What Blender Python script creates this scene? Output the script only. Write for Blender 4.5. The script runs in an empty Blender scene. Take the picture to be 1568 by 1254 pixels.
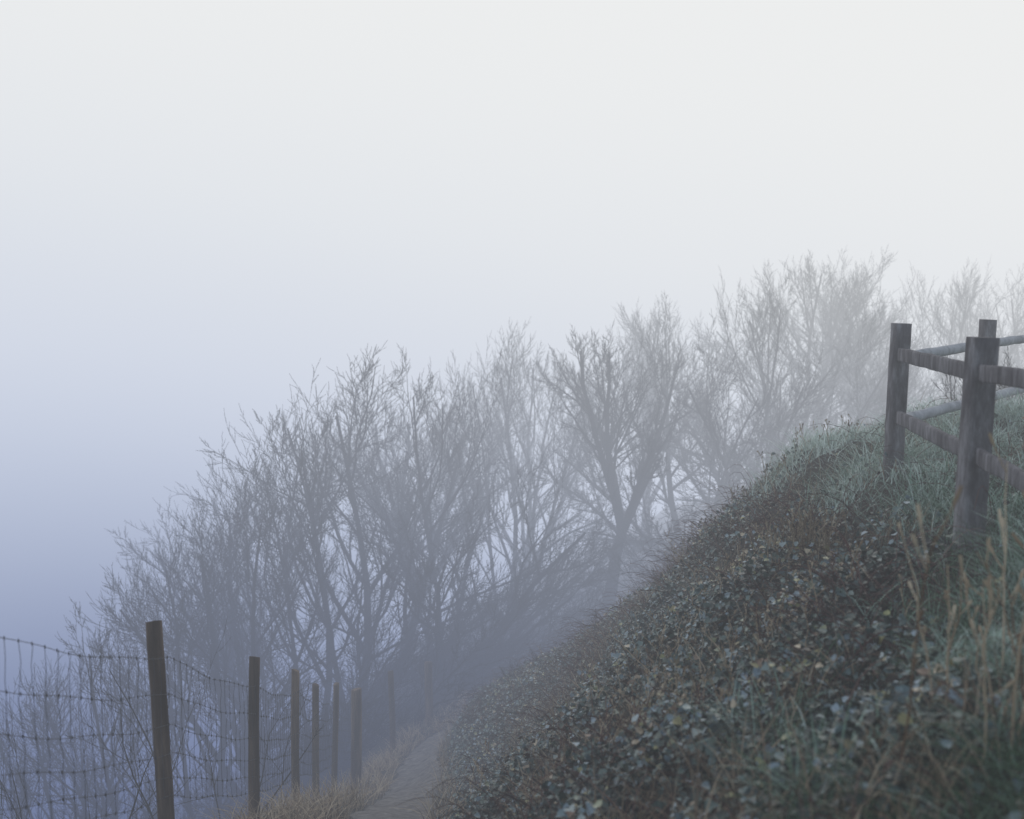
import bpy, math, random
import numpy as np
rng = np.random.default_rng(7)
random.seed(7)
scene = bpy.context.scene

# ------------------------------------------------------------------ helpers
def link(o):
    scene.collection.objects.link(o); return o

def mesh_np(name, V, F, mat=None, smooth=False, attrs=None, parent=None):
    V = np.asarray(V, dtype=np.float32); F = np.asarray(F, dtype=np.int32)
    me = bpy.data.meshes.new(name)
    me.vertices.add(len(V)); me.vertices.foreach_set('co', V.ravel())
    k = F.shape[1]
    me.loops.add(F.size); me.loops.foreach_set('vertex_index', F.ravel())
    me.polygons.add(len(F)); me.polygons.foreach_set('loop_start', np.arange(0, F.size, k, dtype=np.int32))
    if smooth:
        me.polygons.foreach_set('use_smooth', np.ones(len(F), dtype=bool))
    if attrs:
        for n, a in attrs.items():
            at = me.attributes.new(n, 'FLOAT', 'POINT')
            at.data.foreach_set('value', np.asarray(a, dtype=np.float32))
    me.update(calc_edges=True)
    if mat: me.materials.append(mat)
    o = link(bpy.data.objects.new(name, me))
    if parent: o.parent = parent
    return o

def empty(name):
    return link(bpy.data.objects.new(name, None))

def nrm(v): return v / (np.linalg.norm(v, axis=-1, keepdims=True) + 1e-9)

def tubes(P, R, sides=3):
    """P (N,K,3), R (N,K) -> verts, quad faces"""
    N, K, _ = P.shape
    T = nrm(np.gradient(P, axis=1))
    m = nrm(P[:, -1] - P[:, 0])
    ref = np.where(np.abs(m[:, 2:3]) > 0.8, np.array([[1., 0, 0]]), np.array([[0, 0, 1.]]))[:, None, :]
    U = nrm(np.cross(T, np.broadcast_to(ref, T.shape)))
    W = np.cross(T, U)
    a = np.arange(sides) * 2 * math.pi / sides
    V = P[:, :, None, :] + R[:, :, None, None] * (np.cos(a)[None, None, :, None] * U[:, :, None, :] + np.sin(a)[None, None, :, None] * W[:, :, None, :])
    idx = np.arange(N * K * sides).reshape(N, K, sides)
    A = idx[:, :-1, :]; B = idx[:, 1:, :]
    F = np.stack([A, np.roll(A, -1, 2), np.roll(B, -1, 2), B], axis=-1).reshape(-1, 4)
    return V.reshape(-1, 3), F

def join_parts(parts):
    Vs, Fs, off = [], [], 0
    for V, F in parts:
        Vs.append(V); Fs.append(F + off); off += len(V)
    return np.concatenate(Vs), np.concatenate(Fs)

_dirs = [(rng.normal(size=2), rng.uniform(0, 6.28)) for _ in range(24)]
def nz(x, y, f=1.0):
    s = 0
    for i, (d, p) in enumerate(_dirs):
        s = s + np.sin((x * d[0] + y * d[1]) * f * (0.6 + 0.12 * i) + p)
    return s / 5.0      # ~ -1..1

# ------------------------------------------------------------------ terrain
KX = np.array([-400,-120,-40,-12,-5,-3,-2.3,-1.4,-.5,.3,1,2,3,4.5,8,20,120,400.])
KY = np.array([-60,0,3.5,8,12.5,16,20,24,28,40,60,120,600.])
H = np.array([
 [-80,-60,-22,-8,-3.4,-1.9,-1.6,-1.5,-1.5,-1.5,-1.4,-1.3,-1.2,-1.1,-1.0,-.8, 0, 3],
 [-80,-60,-22,-8,-3.4,-2.2,-1.9,-1.8,-1.75,-1.6,-1.5,-1.38,-1.3,-1.3,-1.2,-1, 0, 3],
 [-80,-60,-22,-8,-3.8,-2.4,-2.1,-2.15,-2.3,-2.05,-1.70,-1.42,-1.37,-1.35,-1.25,-1, 0, 3],
 [-80,-60,-24,-9.5,-5.4,-4.05,-3.85,-3.9,-3.95,-3.35,-2.65,-1.85,-1.44,-1.4,-1.3,-1.1,0, 3],
 [-80,-60,-26,-11,-7.1,-5.9,-5.6,-5.55,-5.6,-4.9,-4.0,-2.80,-1.70,-1.45,-1.38,-1.2,-.5,2],
 [-80,-60,-28,-13,-8.5,-7.3,-7.0,-6.95,-6.7,-5.9,-5.1,-4.05,-3.15,-2.2,-1.5,-1.4,-1,2],
 [-80,-60,-30,-15,-9.9,-8.7,-8.4,-8.35,-7.1,-6.55,-6.1,-5.5,-4.95,-3.9,-2.4,-2,-2,1],
 [-80,-60,-32,-17,-11.5,-10.0,-9.6,-9.3,-8.1,-7.7,-7.4,-7.1,-6.9,-6.2,-4.5,-4,-4,0],
 [-80,-60,-34,-19,-12.5,-10.9,-10.5,-10.5,-10.0,-9.7,-9.5,-9.2,-8.9,-8,-6.5,-6,-5,0],
 [-80,-60,-34,-20,-14.5,-13,-12.6,-12.4,-12.2,-12,-11.8,-11.2,-10.6,-9.6,-8,-6.5,-6,0],
 [-80,-60,-36,-24,-18,-17,-16.5,-16,-15.6,-15.3,-15,-14.5,-14,-13,-11,-9,-8,-2],
 [-80,-70,-50,-40,-35,-34,-34,-33,-33,-32,-32,-31,-31,-30,-28,-24,-20,-8],
 [-90,-90,-90,-90,-90,-90,-90,-90,-90,-90,-90,-90,-90,-90,-90,-90,-80,-60.]])
def h0(x, y):
    x = np.clip(x, KX[0], KX[-1] - 1e-3); y = np.clip(y, KY[0], KY[-1] - 1e-3)
    i = np.clip(np.searchsorted(KX, x, side='right') - 1, 0, len(KX) - 2)
    j = np.clip(np.searchsorted(KY, y, side='right') - 1, 0, len(KY) - 2)
    fx = (x - KX[i]) / (KX[i+1] - KX[i]); fy = (y - KY[j]) / (KY[j+1] - KY[j])
    return (H[j, i]*(1-fx)*(1-fy) + H[j, i+1]*fx*(1-fy) + H[j+1, i]*(1-fx)*fy + H[j+1, i+1]*fx*fy)
PCY = np.array([-60, 0, 4, 8, 11, 16, 22, 26, 30, 40, 60]); PCX = np.array([-1.2,-1.2,-1.2,-1.15,-1.1,-1.35,-1.75,-1.6,-.4, 4, 14.])
def path_c(y):
    return (np.interp(y-1.2, PCY, PCX)+np.interp(y, PCY, PCX)+np.interp(y+1.2, PCY, PCX))/3
def h(x, y, rough=True):
    x = np.asarray(x, dtype=float); y = np.asarray(y, dtype=float)
    s = 0
    for dx, dy in ((0,0),(.45,0),(-.45,0),(0,1.1),(0,-1.1),(.3,.7),(-.3,.7),(.3,-.7),(-.3,-.7)):
        s = s + h0(x + dx, y + dy)
    s = s / 9
    if rough:
        d = np.abs(x - path_c(y))
        w = np.clip((d - .35) / .6, 0.15, 1)
        s = s + w * (0.10 * nz(x, y, 1.6) + 0.045 * nz(x + 9, y - 4, 4.5))
    return s
def hn(x, y):
    e = .15
    gx = (h(x+e, y) - h(x-e, y)) / (2*e); gy = (h(x, y+e) - h(x, y-e)) / (2*e)
    return nrm(np.stack([-gx, -gy, np.ones_like(gx)], -1))

# ------------------------------------------------------------------ materials
def new_mat(name):
    m = bpy.data.materials.new(name); m.use_nodes = True
    nt = m.node_tree; b = nt.nodes['Principled BSDF']
    return m, nt, b
def ramp(nt, stops, fac=None):
    r = nt.nodes.new('ShaderNodeValToRGB')
    els = r.color_ramp.elements
    while len(els) < len(stops): els.new(0.5)
    for e, (p, c) in zip(els, stops):
        e.position = p; e.color = (*c, 1)
    if fac is not None: nt.links.new(fac, r.inputs['Fac'])
    return r
def noise(nt, scale, detail=6, rough=.6, vec=None):
    n = nt.nodes.new('ShaderNodeTexNoise'); n.inputs['Scale'].default_value = scale
    n.inputs['Detail'].default_value = detail; n.inputs['Roughness'].default_value = rough
    if vec is not None: nt.links.new(vec, n.inputs['Vector'])
    return n
def objcoord(nt, scale=(1,1,1)):
    t = nt.nodes.new('ShaderNodeTexCoord'); mp = nt.nodes.new('ShaderNodeMapping')
    mp.inputs['Scale'].default_value = scale
    nt.links.new(t.outputs['Object'], mp.inputs['Vector']); return mp.outputs[0]
def bump(nt, b, hsock, strength=.5, dist=.02):
    bp = nt.nodes.new('ShaderNodeBump'); bp.inputs['Strength'].default_value = strength; bp.inputs['Distance'].default_value = dist
    nt.links.new(hsock, bp.inputs['Height']); nt.links.new(bp.outputs[0], b.inputs['Normal'])

def mat_noise(name, stops, scale, rough=.9, vscale=(1,1,1), bstr=.6, bdist=.02, bscale=None):
    m, nt, b = new_mat(name)
    v = objcoord(nt, vscale)
    n = noise(nt, scale, 6, .65, v)
    r = ramp(nt, stops, n.outputs['Fac'])
    nt.links.new(r.outputs[0], b.inputs['Base Color'])
    b.inputs['Roughness'].default_value = rough
    b.inputs['Specular IOR Level'].default_value = .25
    if bstr > 0:
        n2 = noise(nt, bscale or scale * 3, 5, .7, v)
        bump(nt, b, n2.outputs['Fac'], bstr, bdist)
    return m
def mat_attr(name, stops, rough=.6, spec=.3):
    m, nt, b = new_mat(name)
    a = nt.nodes.new('ShaderNodeAttribute'); a.attribute_name = 'rnd'
    r = ramp(nt, stops, a.outputs['Fac'])
    if spec == 0:
        nt.nodes.remove(b); b = nt.nodes.new('ShaderNodeBsdfDiffuse')
        nt.links.new(r.outputs[0], b.inputs['Color']); nt.links.new(b.outputs[0], nt.nodes['Material Output'].inputs[0])
        return m
    nt.links.new(r.outputs[0], b.inputs['Base Color'])
    b.inputs['Roughness'].default_value = rough
    b.inputs['Specular IOR Level'].default_value = spec
    return m

M_ground = mat_noise('ground_soil', [(.3,(.016,.014,.012)),(.5,(.034,.029,.023)),(.62,(.034,.04,.028)),(.8,(.07,.062,.045))], 3.0, bstr=0)
M_path = mat_noise('trodden_earth', [(.3,(.05,.044,.040)),(.45,(.095,.086,.080)),(.6,(.15,.14,.13)),(.78,(.27,.255,.235))], 7.0, bstr=.5, bdist=.03, bscale=16)
M_bark, nt, b = new_mat('bark'); nt.nodes.remove(b); df = nt.nodes.new('ShaderNodeBsdfDiffuse'); df.inputs['Color'].default_value=(.017,.017,.019,1); nt.links.new(df.outputs[0], nt.nodes['Material Output'].inputs[0])
M_post = mat_noise('weathered_post', [(.32,(.022,.014,.010)),(.5,(.075,.05,.036)),(.72,(.24,.17,.12))], 9, vscale=(1,1,.13), bstr=1, bdist=.012, bscale=14)
M_rail = mat_noise('weathered_rail', [(.3,(.045,.041,.046)),(.5,(.12,.112,.118)),(.75,(.30,.29,.30))], 12, vscale=(1,1,.3), bstr=.8, bdist=.008)
M_pole = mat_noise('grey_pole', [(.3,(.18,.19,.21)),(.5,(.32,.335,.36)),(.75,(.46,.48,.51))], 8, bstr=.6, bdist=.006)
M_wire, nt, b = new_mat('galvanised_wire'); b.inputs['Base Color'].default_value = (.035,.035,.045,1); b.inputs['Roughness'].default_value=.6
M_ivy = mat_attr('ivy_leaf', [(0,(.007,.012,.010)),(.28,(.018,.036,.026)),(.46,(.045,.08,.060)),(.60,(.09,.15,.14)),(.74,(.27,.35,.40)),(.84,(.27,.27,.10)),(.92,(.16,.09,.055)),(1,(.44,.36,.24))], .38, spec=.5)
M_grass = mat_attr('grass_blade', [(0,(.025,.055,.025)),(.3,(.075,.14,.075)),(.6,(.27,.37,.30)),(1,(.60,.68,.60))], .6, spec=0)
M_dry = mat_attr('dry_grass_blade', [(0,(.08,.055,.04)),(.5,(.24,.18,.12)),(1,(.46,.38,.27))], .7, spec=0)
M_straw = mat_attr('dead_stalk_straw', [(0,(.16,.09,.05)),(.5,(.42,.32,.21)),(1,(.64,.53,.38))], .7, spec=0)
M_bramble = mat_attr('bramble_stem', [(0,(.035,.018,.018)),(.5,(.10,.048,.044)),(1,(.20,.13,.11))], .7, spec=0)

# ------------------------------------------------------------------ ground
gx = np.unique(np.concatenate([np.linspace(-400,-40,19), np.linspace(-40,-12,29), np.linspace(-12,-4,33), np.linspace(-4,9,131), np.linspace(9,30,43), np.linspace(30,400,24)]))
gy = np.unique(np.concatenate([np.linspace(-60,-2,20), np.linspace(-2,30,260), np.linspace(30,70,81), np.linspace(70,600,40)]))
GX, GY = np.meshgrid(gx, gy)
GZ = h(GX, GY)
V = np.stack([GX, GY, GZ], -1).reshape(-1, 3)
ny, nx = GX.shape
I = np.arange(nx*ny).reshape(ny, nx)
F = np.stack([I[:-1,:-1], I[:-1,1:], I[1:,1:], I[1:,:-1]], -1).reshape(-1, 4)
mesh_np('ground', V, F, M_ground, smooth=True)

# path sheet
py = np.linspace(-6, 44, 600); pu = np.linspace(-1, 1, 25)
PY, PU = np.meshgrid(py, pu, indexing='ij')
hw = .42 + .06*nz(PY*0, PY, 1.1) + .05*nz(PY*0+3, PY, 3)
PX = path_c(PY) + PU*hw*(1+.09*nz(PY, PU, 2.5))
edge = .035 - .08*np.clip((np.abs(PU)-.75)/.25, 0, 1)
PZ = h(PX, PY) + edge + .014*nz(PX, PY, 3) + .005*nz(PX+5, PY, 8)
I = np.arange(PX.size).reshape(PX.shape)
F = np.stack([I[:-1,:-1], I[1:,:-1], I[1:,1:], I[:-1,1:]], -1).reshape(-1, 4)[:, ::-1]
mesh_np('dirt_path', np.stack([PX,PY,PZ],-1).reshape(-1,3), F, M_path, smooth=True)

# ------------------------------------------------------------------ leaves and blades
def leaves(P, N, size):
    n = len(P)
    t = rng.normal(size=(n,3))
    U = nrm(np.cross(N, t)); W = np.cross(N, U)
    prof = np.array([(0,0,0),(.55,.18,.16),(.42,.62,.14),(0,1.05,-.06),(-.42,.62,.14),(-.55,.18,.16)])
    V = P[:,None,:] + size[:,None,None]*(prof[None,:,0:1]*U[:,None,:] + prof[None,:,1:2]*W[:,None,:] + prof[None,:,2:3]*N[:,None,:])
    b = np.arange(n)[:,None]*6
    F = np.concatenate([b+np.array([[0,1,2,3]]), b+np.array([[0,3,4,5]])])
    return V.reshape(-1,3), F

def blades(P, L, width, lean, droop, K=4):
    n = len(P)
    az = rng.uniform(0, 2*math.pi, n)
    d = np.stack([np.cos(az), np.sin(az), np.zeros(n)], -1)
    s = np.stack([-d[:,1], d[:,0], np.zeros(n)], -1)
    t = np.linspace(0, 1, K)
    out = (lean[:,None]*t + droop[:,None]*t**2.2)*L[:,None]
    up = L[:,None]*(t - .45*droop[:,None]*t**2.4)
    C = P[:,None,:] + d[:,None,:]*out[:,:,None] + np.array([0,0,1.])*up[:,:,None]
    w = width[:,None]*(1-t**1.5*.92)
    A = C + s[:,None,:]*w[:,:,None]/2; B = C - s[:,None,:]*w[:,:,None]/2
    V = np.stack([A,B], 2)
    I = np.arange(n*K*2).reshape(n,K,2)
    F = np.stack([I[:,:-1,0], I[:,:-1,1], I[:,1:,1], I[:,1:,0]], -1).reshape(-1,4)
    return V.reshape(-1,3), F

def scatter(n, x0, x1, y0, y1, fn):
    X, Y = [], []; c = 0
    while c < n:
        x = rng.uniform(x0, x1, n); y = rng.uniform(y0, y1, n)
        k = rng.uniform(size=n) < fn(x, y)
        X.append(x[k]); Y.append(y[k]); c += k.sum()
    return np.concatenate(X)[:n], np.concatenate(Y)[:n]

def bankside(x, y):
    return np.clip((x - (path_c(y) + .46 + .10*np.sin(y*2.1))) / .15, 0, 1)
def plateau(x, y):
    e = np.interp(y, [2,4,6,8,12.5,14], [1.2,1.5,1.9,2.1,2.5,2.9]) + .28*nz(x, y, .9)
    return np.clip((x - e)/.4, 0, 1) * np.clip((16 - y)/2, 0, 1)

# ivy
def w_ivy(x, y):
    return bankside(x,y)*(1-.93*plateau(x,y))*np.clip(.7+.6*nz(x,y,1.1), .1, 1)*np.clip(8/(y+1), .3, 1)
n = 165000
x, y = scatter(n, -1.8, 6, 2.2, 32, w_ivy)
z = h(x, y); Nn = hn(x, y)
lift = rng.uniform(0.0, 1, n)**1.3*(.08+.15*np.clip(nz(x,y,2.6),0,1))*np.clip((x-path_c(y))/1.2-.2,.25,1)
P = np.stack([x,y,z],-1) + Nn*lift[:,None]
Nl = nrm(Nn*.75 + rng.normal(size=P.shape)*.65 + np.array([0,-.1,.3]))
size = rng.uniform(.018,.048,n)*rng.uniform(.8,1.2,n)*np.interp(y,[0,15,30],[1,1,1.7])
V, F = leaves(P, Nl, size)
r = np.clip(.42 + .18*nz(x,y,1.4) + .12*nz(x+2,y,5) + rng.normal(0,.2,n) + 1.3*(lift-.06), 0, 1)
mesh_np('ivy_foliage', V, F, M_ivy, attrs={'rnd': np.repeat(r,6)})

# grass
def w_gr(x, y):
    near = ((np.abs(x-1.5)<.55)&(np.abs(y-5)<.9))*.8
    fore = ((y<4.2)&(x>.9))*.7
    return np.clip(plateau(x,y)*np.clip(.7+.7*nz(x,y,1.5),.2,1) + near*np.clip(nz(x,y,2)+.2,0,1) + fore, 0, 1)*np.clip(7/y,.45,1)
n = 130000
x, y = scatter(n, .8, 8, 2.3, 16, w_gr)
P = np.stack([x,y,h(x,y)-.01],-1)
L = rng.uniform(.11,.28,n)*(1+.75*np.clip(nz(x,y,2.5),-.8,1.2))
V, F = blades(P, L, rng.uniform(.005,.010,n), rng.uniform(0,.6,n), rng.uniform(.3,1.1,n))
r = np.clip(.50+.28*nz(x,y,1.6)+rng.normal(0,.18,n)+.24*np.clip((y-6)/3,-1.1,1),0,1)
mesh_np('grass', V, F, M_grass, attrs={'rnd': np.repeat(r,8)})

# dry grass
parts=[]; rr=[]
def w_dry(x, y):
    d = np.abs(x-path_c(y))
    return ((d>.40)&(d<1.25)&(x<path_c(y)))*np.clip(.15+.75*nz(x,y,1.9),.04,1) + ((d>.38)&(d<.6)&(x>path_c(y)))*.15
n = 5500
x, y = scatter(n, -3.6, 0, 9, 32, w_dry)
P = np.stack([x,y,h(x,y)-.01],-1)
V,F = blades(P, rng.uniform(.12,.42,n), rng.uniform(.007,.013,n), rng.uniform(0,.5,n), rng.uniform(.1,.9,n)); parts.append((V,F)); rr.append(np.repeat(np.clip(rng.normal(.6,.28,n),0,1),8))
n = 11000
x, y = scatter(n, 0, 6, 3, 20, lambda x,y: bankside(x,y)*np.clip(nz(x,y,1.9)+.1,0,1)*(1-.75*plateau(x,y)))
P = np.stack([x,y,h(x,y)+.02],-1)
V,F = blades(P, rng.uniform(.08,.34,n), rng.uniform(.004,.010,n), rng.uniform(0,.7,n), rng.uniform(.1,1,n)); parts.append((V,F)); rr.append(np.repeat(np.clip(rng.normal(.5,.25,n),0,1),8))
V,F = join_parts(parts)
mesh_np('dry_grass', V, F, M_dry, attrs={'rnd': np.concatenate(rr)})

def stalks(name, pts, hts, mat, rad=.004, side=5, seed=0, lean_s=.16):
    rg = np.random.default_rng(seed)
    PL, RL = [], []
    for (x0,y0), L in zip(pts, hts):
        z0 = float(h(x0,y0))
        lean = rg.normal(0,lean_s,2); K=7; t=np.linspace(0,1,K)
        wob = np.cumsum(rg.normal(0,.012,(K,2)),0)
        C = np.stack([x0+lean[0]*L*t**1.3+wob[:,0], y0+lean[1]*L*t**1.3+wob[:,1], z0+L*t],-1)
        PL.append(C); RL.append(rad*(1-.6*t))
        for k in range(side):
            tt = rg.uniform(.35,1); base = np.array([np.interp(tt,t,C[:,i]) for i in range(3)])
            d = rg.normal(0,1,3); d[2]=abs(d[2])+.9; d/=np.linalg.norm(d)
            l = rg.uniform(.06,.2)*L
            s = np.linspace(0,1,K)[:,None]
            PL.append(base + d*l*s + np.array([0,0,.25*l])*s**2)
            RL.append(rad*(.55-.1*s[:,0]) + rad*1.3*np.exp(-((s[:,0]-.9)/.12)**2))
    V,F = tubes(np.array(PL), np.array(RL), 5)
    r = np.repeat(np.clip(rg.normal(.55,.25,len(PL)),0,1), 7*5)
    return mesh_np(name, V, F, mat, attrs={'rnd': r})
pts = [(1.68+rng.normal(0,.18), 4.2+rng.normal(0,.3)) for _ in range(22)]
stalks('dead_stalk', pts, rng.uniform(.4,.98,22), M_straw, .005, 4, 1)
pts = [(1.3+rng.normal(0,.2), 3.4+rng.normal(0,.3)) for _ in range(14)]
stalks('dead_stalk', pts, rng.uniform(.15,.4,14), M_dry, .004, 4, 2)
pts = [(.78+rng.normal(0,.08), 3.1+rng.normal(0,.12)) for _ in range(5)]
stalks('red_stem_weed', pts, rng.uniform(.25,.6,5), M_bramble, .004, 2, 3)
pts = [(2.0+rng.normal(0,.12), 8.3+rng.normal(0,.15)) for _ in range(80)]
stalks('dead_dock', pts, rng.uniform(.2,.42,80), M_dry, .004, 6, 4)
for k,(cx,cy,m) in enumerate([(1.1,8.0,60),(.45,7.0,55),(.9,6.2,40),(1.75,9.6,40),(-.1,9.5,35),(1.5,6.6,30)]):
    pts = [(cx+rng.normal(0,.2), cy+rng.normal(0,.4)) for _ in range(m)]
    stalks('dead_weed', pts, rng.uniform(.12,.36,m), M_straw, .0038, 4, 5+k, .5)
# ragged weeds along the crest of the bank
ex = np.array([3.3,2.95,2.5,2.06,1.5,.8,.2,-.26,-.8]); ey = np.array([12.4,12.6,13.8,15,16,17.5,19,20,21.5])
u = rng.uniform(0,len(ex)-1,170)
pts = list(zip(np.interp(u,range(len(ex)),ex)+rng.normal(0,.2,170), np.interp(u,range(len(ex)),ey)+rng.normal(0,.3,170)))
stalks('crest_weeds', pts, rng.uniform(.1,.42,170)**1.1, M_dry, .005, 5, 31, .35)
def brambles(name, n, fn, box, Lr):
    x,y = scatter(n, *box, fn); K=6; t=np.linspace(0,1,K)
    L = rng.uniform(*Lr, n); az=rng.uniform(0,6.28,n)
    hgt = rng.uniform(.15,.6,n)
    z = h(x,y)
    C = np.stack([x[:,None]+np.cos(az)[:,None]*L[:,None]*t, y[:,None]+np.sin(az)[:,None]*L[:,None]*t, z[:,None]+ (hgt*L)[:,None]*np.sin(np.minimum(t*2.4,3.0))+ .05*t],-1)
    C += np.cumsum(rng.normal(0,.008,C.shape),1)
    R = rng.uniform(.0022,.0045,n)[:,None]*(1-.6*t)
    V,F = tubes(C,R,3)
    mesh_np(name,V,F,M_bramble,attrs={'rnd':np.repeat(rng.uniform(size=n),K*3)})
brambles('bramble_thicket', 6500, lambda x,y: bankside(x-.3,y)*np.clip(nz(x+3,y,1.3)+.1,0,1)*(1-.85*plateau(x,y)), (-1,4.5,3,24), (.15,.6))

# ------------------------------------------------------------------ trees (vectorised growth)
def grow_tree(seed, height, spread=.9, stems=5, trunk=0.0, lean=(0,0), kids=(9,7,6,5), rmin=.0080, rbase=.15, dome=(.52,.60)):
    rg = np.random.default_rng(seed); K = 5
    ln = np.array([lean[0], lean[1], 0.])
    c = np.array([lean[0]*2.4*height/10, lean[1]*2.4*height/10, .40*height]); rad = np.array([dome[0], dome[0], dome[1]])*height
    def lumps(q):
        a = np.arctan2(q[...,1],q[...,0]); b = q[...,2]/(np.linalg.norm(q,axis=-1)+1e-6)
        return 1 + .045*np.sin(a*3+seed)*np.sin(b*4+seed*2) + .03*np.sin(a*7+2*seed+b*5)
    def clip_dome(P, slack):
        """shorten every branch so its tip stays inside the wind-clipped crown"""
        s0 = P[:,0]; best = np.full(len(P), .05)
        for f in np.linspace(.1,1,12):
            e = s0 + (P[:,-1]-s0)*f
            q = (e-c)/rad
            ok = np.linalg.norm(q,axis=-1) < lumps(q)*slack
            best = np.where(ok, f, best)
        return s0[:,None]+(P-s0[:,None])*best[:,None,None], best
    def grow(p, d, L, wob, trop, K):
        out = [p]; dd = d
        for k in range(K-1):
            rad_dir = nrm((out[-1]-c*np.array([1,1,.25]))/rad)
            dd = nrm(dd + rg.normal(0, wob, dd.shape) + ln*.08 + rad_dir*.06 + np.array([0,0,trop]))
            out.append(out[-1] + dd*(L/(K-1))[:,None])
        return np.stack(out, 1)
    parts = []
    base = np.zeros(3)
    def emit(P, R, sides): parts.append(tubes(P, R, sides))
    if trunk > 0:
        tt = np.linspace(0,1,K)
        tp = grow(np.array([[0,0,-.4]]), np.array([[lean[0]*.5,0,1.]]), np.array([trunk+.4]), .05, .05, K)
        emit(tp, rbase*1.7*(1-.35*tt)[None], 8)
        base = tp[0,-1]
    K = 7; tt = np.linspace(0,1,K)
    az = 2*math.pi*np.arange(stems)/stems + rg.uniform(-.4,.4,stems); sp = spread*rg.uniform(.1,1.1,stems)
    d = nrm(np.stack([np.cos(az)*sp+lean[0], np.sin(az)*sp+lean[1], np.ones(stems)],-1))
    L = (height-trunk)*rg.uniform(.78,1.0,stems)
    b0 = base + np.stack([np.cos(az),np.sin(az),0*az],-1)*(.03 if trunk>0 else .16) + (0 if trunk>0 else np.array([0,0,-.4]))
    P = grow(b0, d, L, .09, .03, K); P, bf = clip_dome(P, .82); L = L*bf
    r = rbase*rg.uniform(.55,1.0,stems)
    emit(P, r[:,None]*(1-.75*tt), 6)
    for lv, nk in enumerate(kids):
        N = len(P); Kp = P.shape[1]
        t = (np.arange(nk)[None]+rg.uniform(.1,.9,(N,nk)))/nk
        lo = .22 if lv == 0 else .1
        t = lo + (1-lo)*t; t[:,-1] = 1.0
        f = t*(Kp-1); i = np.minimum(f.astype(int), Kp-2); fr = (f-i)[...,None]
        ar = np.arange(N)[:,None]
        p = P[ar,i]*(1-fr)+P[ar,i+1]*fr
        tang = nrm(P[ar,i+1]-P[ar,i])
        q = rg.normal(size=tang.shape); q -= tang*(q*tang).sum(-1,keepdims=True); q = nrm(q)
        ang = rg.uniform(.4,.95,(N,nk)) if lv<2 else rg.uniform(.4,.8,(N,nk))
        ang[:,-1] *= .3
        d = tang*np.cos(ang)[...,None] + q*np.sin(ang)[...,None]
        d[...,2] += .06; d = nrm(d)
        Ln = L[:,None]*rg.uniform(.36,.60,(N,nk))*(1-.3*t); Ln[:,-1] = L*.42
        rn = np.maximum(r[:,None]*(1-.75*t)*rg.uniform(.5,.72,(N,nk)), rmin)
        p = p.reshape(-1,3); d = d.reshape(-1,3); L = Ln.ravel(); r = rn.ravel()
        K = 6 if lv==0 else 5 if lv==1 else 4 if lv==2 else 3
        tt = np.linspace(0,1,K)
        P = grow(p, d, L, .12, .05 if lv<2 else .03, K)
        P, bf = clip_dome(P, (.88,.94,.99,1.02)[min(lv+(4-len(kids)),3)]*rg.uniform(.92,1.03,len(P)))
        keep = bf > .28
        P, L, r, bf = P[keep], L[keep], r[keep], bf[keep]
        L = L*bf
        emit(P, np.maximum(r[:,None]*(1-.7*tt), rmin*.55), 3 if lv>0 else 4)
    return join_parts(parts)
def tree_mesh(name, **kw):
    V,F = grow_tree(**kw)
    o = mesh_np(name, V, F, M_bark, smooth=False); me = o.data
    bpy.data.objects.remove(o); return me
TM = [tree_mesh('bare_tree_a', seed=1, height=10, spread=.95, stems=6, lean=(.15,0)),
      tree_mesh('bare_tree_b', seed=2, height=10, spread=.85, stems=5, lean=(.28,0), dome=(.56,.6)),
      tree_mesh('bare_tree_c', seed=3, height=10, spread=.8, stems=5, trunk=3.0, rbase=.15, dome=(.42,.6)),
      tree_mesh('bare_tree_d', seed=4, height=10, spread=.95, stems=6, lean=(-.2,0)),
      tree_mesh('bare_tree_e', seed=5, height=10, spread=.8, stems=5, trunk=1.6, rbase=.14, lean=(.2,0))]
def put_tree(x, y, ztop, kind, rot, sx=1.0, name='bare_tree'):
    zb = float(h(x,y)); s = (ztop-zb)/10
    o = link(bpy.data.objects.new(name, TM[kind])); o.location=(x,y,zb)
    o.scale=(s*sx,s*sx,s); o.rotation_euler=(0,0,rot)
trees = [(-9.6,30,-7.2,0,.3,.95),(-8.0,31,-5.5,1,-.3,.9),(-6.6,32,-4.3,0,.9,1),(-5.3,33,-3.3,1,.1,1),
 (-4.3,33.5,-1.8,1,.15,1.15),(-1.9,35,-1.4,0,.1,.98),(-.2,40,-1.3,1,-.2,.8),(2.8,36.5,-.7,2,.4,.95),(.5,44,-1.8,4,2,.8),
 (5.5,38.5,.2,3,.2,1),(7.4,38,.6,0,2.8,.9),(9.3,40,1.2,3,.5,1),(12.3,43,1.2,3,-.3,1.0),(15.4,45,.9,0,2.5,1),(17.5,46,.7,3,0,1),(20.0,48,.7,1,.3,1),(23.5,49,.8,0,.5,1),
 (-12,31,-9.8,1,.5,.9),(10.8,46,1.5,4,1,1.0),(5.2,48,-.2,4,0,.9),(-4,42,-3.2,2,1,1),(-8,38,-5.5,1,2,1),(14,49,1.3,1,1,1.1),(18,51,1.2,0,1,1.1),(27,54,1.4,1,0,1.1)]
for t in trees: put_tree(*t)

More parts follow.
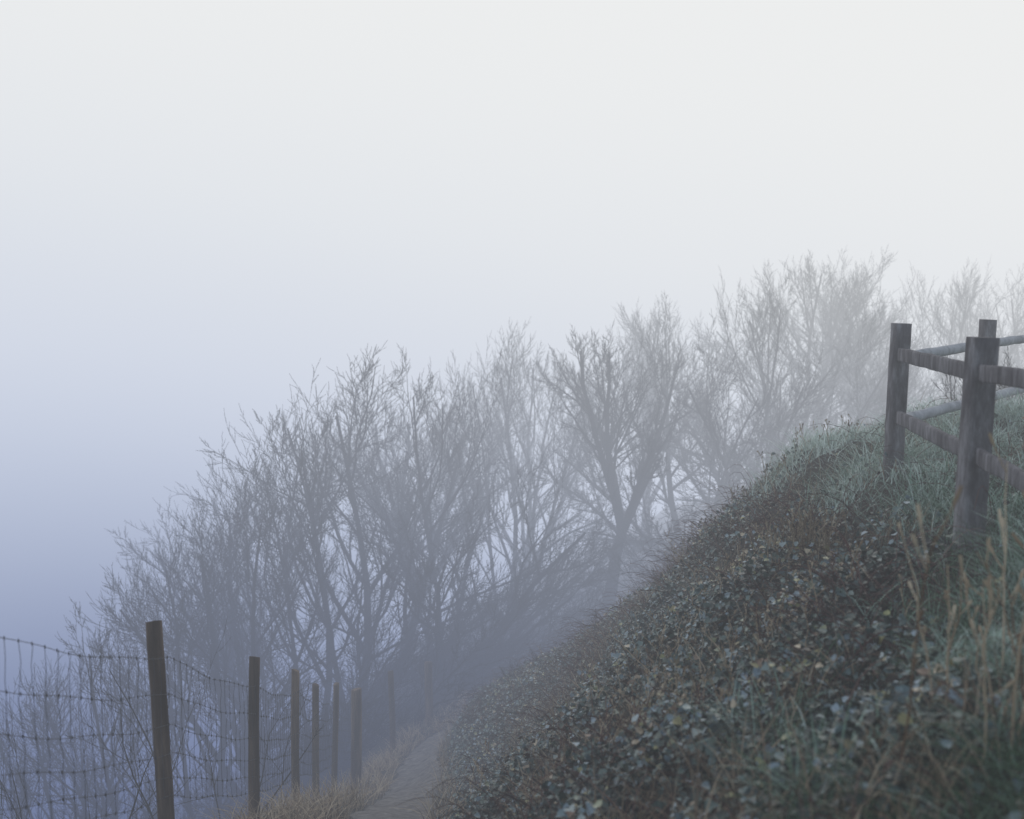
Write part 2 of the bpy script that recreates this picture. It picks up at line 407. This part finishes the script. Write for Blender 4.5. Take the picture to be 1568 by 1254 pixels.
for i,(x,y,hh) in enumerate([(-3.9,14.2,3.6),(-4.8,13.0,3.0)]):
    V,F = grow_tree(seed=20+i, height=hh, spread=.6, stems=3, kids=(5,4,3), rmin=.0035, rbase=.024, dome=(.55,.66))
    o = mesh_np('sapling', V, F, M_bark, smooth=True); o.location=(x,y,float(h(x,y)))
V0,F0 = grow_tree(seed=40, height=1.8, spread=1.3, stems=7, kids=(6,5,4), rmin=.006, rbase=.02, dome=(.7,.62))
def shrub_mass(name, xs, ys, s0, s1):
    parts=[]
    for x,y in zip(xs,ys):
        a=rng.uniform(0,6.28); s=rng.uniform(s0,s1); c,sn=math.cos(a),math.sin(a)
        Vr=np.stack([V0[:,0]*c-V0[:,1]*sn, V0[:,0]*sn+V0[:,1]*c, V0[:,2]],-1)*s + np.array([x,y,float(h(x,y))])
        parts.append((Vr,F0))
    V,F=join_parts(parts); mesh_np(name,V,F,M_bark)
ux,uy = scatter(75, -10, 9, 31.5, 46, lambda x,y: np.clip(nz(x,y,.7)+.6,0,1)*(np.abs(x-path_c(y))>1.3))
shrub_mass('undergrowth_shrubs', ux, uy, .7, 1.7)
ux,uy = scatter(18, 5.2, 11, 14.5, 19, lambda x,y: np.ones_like(x))
shrub_mass('hedgerow_shrubs', ux, uy, .45, .7)
shrub_mass('bank_edge_shrubs', [.1,.6,1.3,2.0,-.5], [20.5,18.6,17.2,15.8,22.5], .2, .34)

# ------------------------------------------------------------------ wire fence
wf = empty('wire_fence')
fp = [(-2.4,5.2,-1.25,.05),(-2.33,8,-2.25,.052),(-2.30,10.5,-3.29,.047),(-2.45,13.5,-4.37,.047),(-2.62,16,-5.36,.050),(-2.78,18.5,-6.2,.05),(-2.64,20,-6.78,.09),(-2.5,25,-8.1,.06),(-1.95,28,-8.85,.09)]
FX=[a[0] for a in fp]; FY=[a[1] for a in fp]
for i,(x,y,zt_,r) in enumerate(fp):
    K=14; t=np.linspace(0,1,K); zb=float(h(x,y))-.3; LL=zt_-zb
    ln=rng.normal(0,.022,2)
    if i==1: ln=np.array([-.02,0])
    S=16; a=np.arange(S)*2*math.pi/S
    rad=r*(1+.07*np.sin(a*2+i)+.04*np.sin(a*5+2*i))[None,:]*(1.04-.1*t)[:,None]*(1+rng.normal(0,.02,(K,S)))
    bow=.014*np.sin(t*3+i)
    Cx=x+ln[0]*t*1.5+bow; Cy=y+ln[1]*t*1.5; Cz=zb+t*LL
    V=np.stack([Cx[:,None]+rad*np.cos(a), Cy[:,None]+rad*np.sin(a), np.repeat(Cz[:,None],S,1)+ (t[:,None]>.99)*(.014*np.cos(a+i))],-1).reshape(-1,3)
    I=np.arange(K*S).reshape(K,S)
    F=np.stack([I[:-1],np.roll(I[:-1],-1,1),np.roll(I[1:],-1,1),I[1:]],-1).reshape(-1,4)
    V=np.concatenate([V,[[Cx[-1],Cy[-1],Cz[-1]+.004]]]); c=len(V)-1
    top=I[-1]; capf=np.array([[top[j],top[(j+1)%S],top[(j+2)%S],c] for j in range(0,S,2)])
    F=np.concatenate([F,capf])
    mesh_np('post_%d'%(i+1),V,F,M_post,parent=wf)
yy=np.arange(3.0,28.01,.05); xx=np.interp(yy,FY,FX)+.055
zz=np.interp(yy,[3.0]+FY,[-1.55]+[a[2]-1.26 for a in fp])
def sag(yv):
    out=np.zeros_like(yv)
    for a,b in zip(FY[:-1],FY[1:]):
        k=(yv>=a)&(yv<b); out[k]=.03*(b-a)/2.8*4*((yv[k]-a)/(b-a))*(1-(yv[k]-a)/(b-a))
    return out
hts=[.06,.2,.36,.55,.77,1.02]
PW=[];RW=[]
for k,hz in enumerate(hts):
    C=np.stack([xx+.004*np.sin(yy*7+k),yy,zz+hz-sag(yy)*(1+.2*k)+.008*np.sin(yy*5+2*k)],-1)
    PW.append(C); RW.append(np.full(len(yy),.0018))
parts=[tubes(np.array(PW),np.array(RW),4)]
vy=np.arange(3.0,28,.15); K=11
PV=[]
for q in vy:
    x0=np.interp(q,yy,xx); z0=np.interp(q,yy,zz); s=float(sag(np.array([q]))[0])
    hz=np.linspace(.06,1.02,K)
    PV.append(np.stack([np.full(K,x0)+.004*rng.normal(size=K), q+.012*np.sin(hz*7+q)+rng.normal(0,.004,K), z0+hz-s*(1+hz)],-1))
parts.append(tubes(np.array(PV),np.full((len(PV),K),.0016),4))
KN=[]
for q in vy:
    if q>18: break
    x0=np.interp(q,yy,xx)
    for k,hz in enumerate(hts):
        zc=np.interp(q,yy,PW[k][:,2]); KN.append(np.array([[x0,q,zc-.011],[x0,q,zc],[x0,q,zc+.011]]))
KN=np.array(KN); parts.append(tubes(KN,np.tile([.002,.0046,.002],(len(KN),1)),5))
V,F=join_parts(parts); mesh_np('wire_netting',V,F,M_wire,parent=wf)

# ------------------------------------------------------------------ post and rail fence
rf = empty('post_and_rail_fence')
def box_part(name, p0, p1, w, t, mat, parent, roundness=0, seg=10):
    p0=np.array(p0,float); p1=np.array(p1,float); ax=p1-p0; ax/=np.linalg.norm(ax)
    ref=np.array([0,0,1.]) if abs(ax[2])<.8 else np.array([1.,0.12,0])
    u=np.cross(ax,ref); u/=np.linalg.norm(u); v=np.cross(u,ax)
    c=.12
    prof=[(-.5+c,-.5),(.5-c,-.5),(.5,-.5+c),(.5,.5-c),(.5-c,.5),(-.5+c,.5),(-.5,.5-c),(-.5,-.5+c)]
    if roundness: prof=[(.5*math.cos(q),.5*math.sin(q)) for q in np.arange(8)*math.pi/4+math.pi/8]
    V=[]
    for k in range(seg+1):
        f=k/seg; C=p0+(p1-p0)*f + u*rng.normal(0,.0025)+v*rng.normal(0,.0025)
        for a,b in prof:
            V.append(C+u*a*t*(1+rng.normal(0,.012))+v*b*w*(1+rng.normal(0,.012)))
    S=8; I=np.arange((seg+1)*S).reshape(seg+1,S)
    F=[list(q) for q in np.stack([I[:-1],np.roll(I[:-1],-1,1),np.roll(I[1:],-1,1),I[1:]],-1).reshape(-1,4)]
    for e in (0,seg):
        r=I[e]; F += [[r[0],r[1],r[2],r[7]],[r[7],r[2],r[3],r[6]],[r[6],r[3],r[4],r[5]]]
    return mesh_np(name,np.array(V),np.array(F),mat,parent=parent)
def zt(x,y): return float(h(x,y))
C0=(2.97,9.5); N0=(2.72,7.2); N1=(2.47,4.9); B0=(4.4,11.5); B1=(5.85,13.5)
for i,((x,y),w,t,ztop) in enumerate([(C0,.125,.125,-.335),(N0,.15,.15,-.335),(N1,.14,.14,-.3),(B0,.125,.125,-.37),(B1,.12,.12,-.4)]):
    box_part('post_%d'%(i+1),(x-.03,y,zt(x,y)-.4),(x+.016,y,ztop),w,t,M_rail,rf)
def rail(n,a,b,za,zb,side,mat,rd=0,w=.1,t=.04):
    d=np.array([b[0]-a[0],b[1]-a[1]]); d/=np.linalg.norm(d); nn=np.array([d[1],-d[0]])*side
    box_part(n,(a[0]+nn[0],a[1]+nn[1],za),(b[0]+nn[0],b[1]+nn[1],zb),w,t,mat,rf,rd,seg=16)
rail('rail_1',C0,N0,-.57,-.545,0,M_rail); rail('rail_2',C0,N0,-1.05,-1.03,0,M_rail)
rail('rail_3',N0,N1,-.54,-.45,0,M_rail); rail('rail_4',N0,N1,-1.02,-1.05,0,M_rail)
rail('pole_1',C0,B0,-.59,-.585,.06,M_pole,1,.085,.085); rail('pole_2',C0,B0,-1.07,-1.09,.06,M_pole,1,.085,.085)
rail('pole_3',B0,B1,-.585,-.6,.06,M_pole,1,.085,.085); rail('pole_4',B0,B1,-1.09,-1.1,.06,M_pole,1,.085,.085)

# ------------------------------------------------------------------ fog: one absorbing volume whose own glow stands in for scattered light,
# denser out over the valley; glow painted darker and bluer low down, as shade
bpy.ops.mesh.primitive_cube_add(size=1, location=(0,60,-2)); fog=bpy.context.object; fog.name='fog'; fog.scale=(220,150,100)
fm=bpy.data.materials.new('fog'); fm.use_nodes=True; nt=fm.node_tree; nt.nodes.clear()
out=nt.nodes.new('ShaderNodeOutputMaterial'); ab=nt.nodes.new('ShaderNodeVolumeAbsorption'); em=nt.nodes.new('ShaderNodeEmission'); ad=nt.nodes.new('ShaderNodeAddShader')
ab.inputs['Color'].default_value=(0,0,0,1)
geo=nt.nodes.new('ShaderNodeNewGeometry'); sp=nt.nodes.new('ShaderNodeSeparateXYZ'); nt.links.new(geo.outputs['Position'],sp.inputs[0])
def maprange(src,a,b,c,d):
    n=nt.nodes.new('ShaderNodeMapRange'); nt.links.new(src,n.inputs[0])
    for i,v in zip((1,2,3,4),(a,b,c,d)): n.inputs[i].default_value=v
    return n.outputs[0]
def math2(op,a,b,c=None):
    n=nt.nodes.new('ShaderNodeMath'); n.operation=op
    for i,v in enumerate((a,b,c)):
        if v is None: continue
        if isinstance(v,(int,float)): n.inputs[i].default_value=v
        else: nt.links.new(v,n.inputs[i])
    return n.outputs[0]
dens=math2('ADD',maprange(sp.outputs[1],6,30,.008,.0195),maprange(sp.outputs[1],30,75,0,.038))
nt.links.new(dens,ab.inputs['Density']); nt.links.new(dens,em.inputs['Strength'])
s=math2('MULTIPLY_ADD',math2('MAXIMUM',sp.outputs[0],-35.0),.18,sp.outputs[2])  # height, tilted so the painted light fades towards the left
hollow_shade=math2('MULTIPLY',maprange(sp.outputs[1],32,52,-13,0),maprange(s,-7,1,1,0))  # shade from trees and bank, painted into the near, low glow
hollow_shade=math2('MULTIPLY',hollow_shade,maprange(sp.outputs[0],-24,-9,.25,1))
s=math2('ADD',s,hollow_shade)
r=ramp(nt,[(0,(.06,.09,.21)),(.21,(.085,.12,.26)),(.29,(.19,.24,.41)),(.34,(.33,.39,.56)),(.40,(.48,.54,.69)),(.5,(.62,.67,.785)),(.667,(.75,.78,.825)),(.833,(.865,.87,.86))],maprange(s,-40,20,0,1))  # painted light: glow runs from dim blue below to bright above
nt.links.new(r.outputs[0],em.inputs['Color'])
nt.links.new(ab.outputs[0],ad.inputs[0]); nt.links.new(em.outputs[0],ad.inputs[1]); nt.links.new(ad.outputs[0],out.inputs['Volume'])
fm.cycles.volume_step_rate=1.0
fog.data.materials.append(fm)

# ------------------------------------------------------------------ sky, sun
w=bpy.data.worlds.new('World'); scene.world=w; w.use_nodes=True; nt=w.node_tree
bg=nt.nodes['Background']; sk=nt.nodes.new('ShaderNodeTexSky'); sk.sky_type='NISHITA'; sk.sun_disc=False
sk.sun_elevation=math.radians(38); sk.sun_rotation=math.radians(10); nt.links.new(sk.outputs[0],bg.inputs['Color']); bg.inputs['Strength'].default_value=.15
sd=bpy.data.lights.new('sun','SUN'); sd.energy=1.5; sd.angle=math.radians(20); sd.color=(1,.97,.93); so=link(bpy.data.objects.new('sun',sd))
so.rotation_euler=(math.radians(52),0,math.radians(170))

# ------------------------------------------------------------------ camera
cd=bpy.data.cameras.new('camera'); cam=link(bpy.data.objects.new('camera',cd)); scene.camera=cam
cd.lens=43.5; cd.sensor_width=36; cd.clip_end=2000; cd.clip_start=.05
cam.rotation_euler=(math.radians(84),0,0)
cd.dof.use_dof=True; cd.dof.focus_distance=13; cd.dof.aperture_fstop=2.0
scene.view_settings.view_transform='Standard'; scene.view_settings.look='None'; scene.view_settings.exposure=0
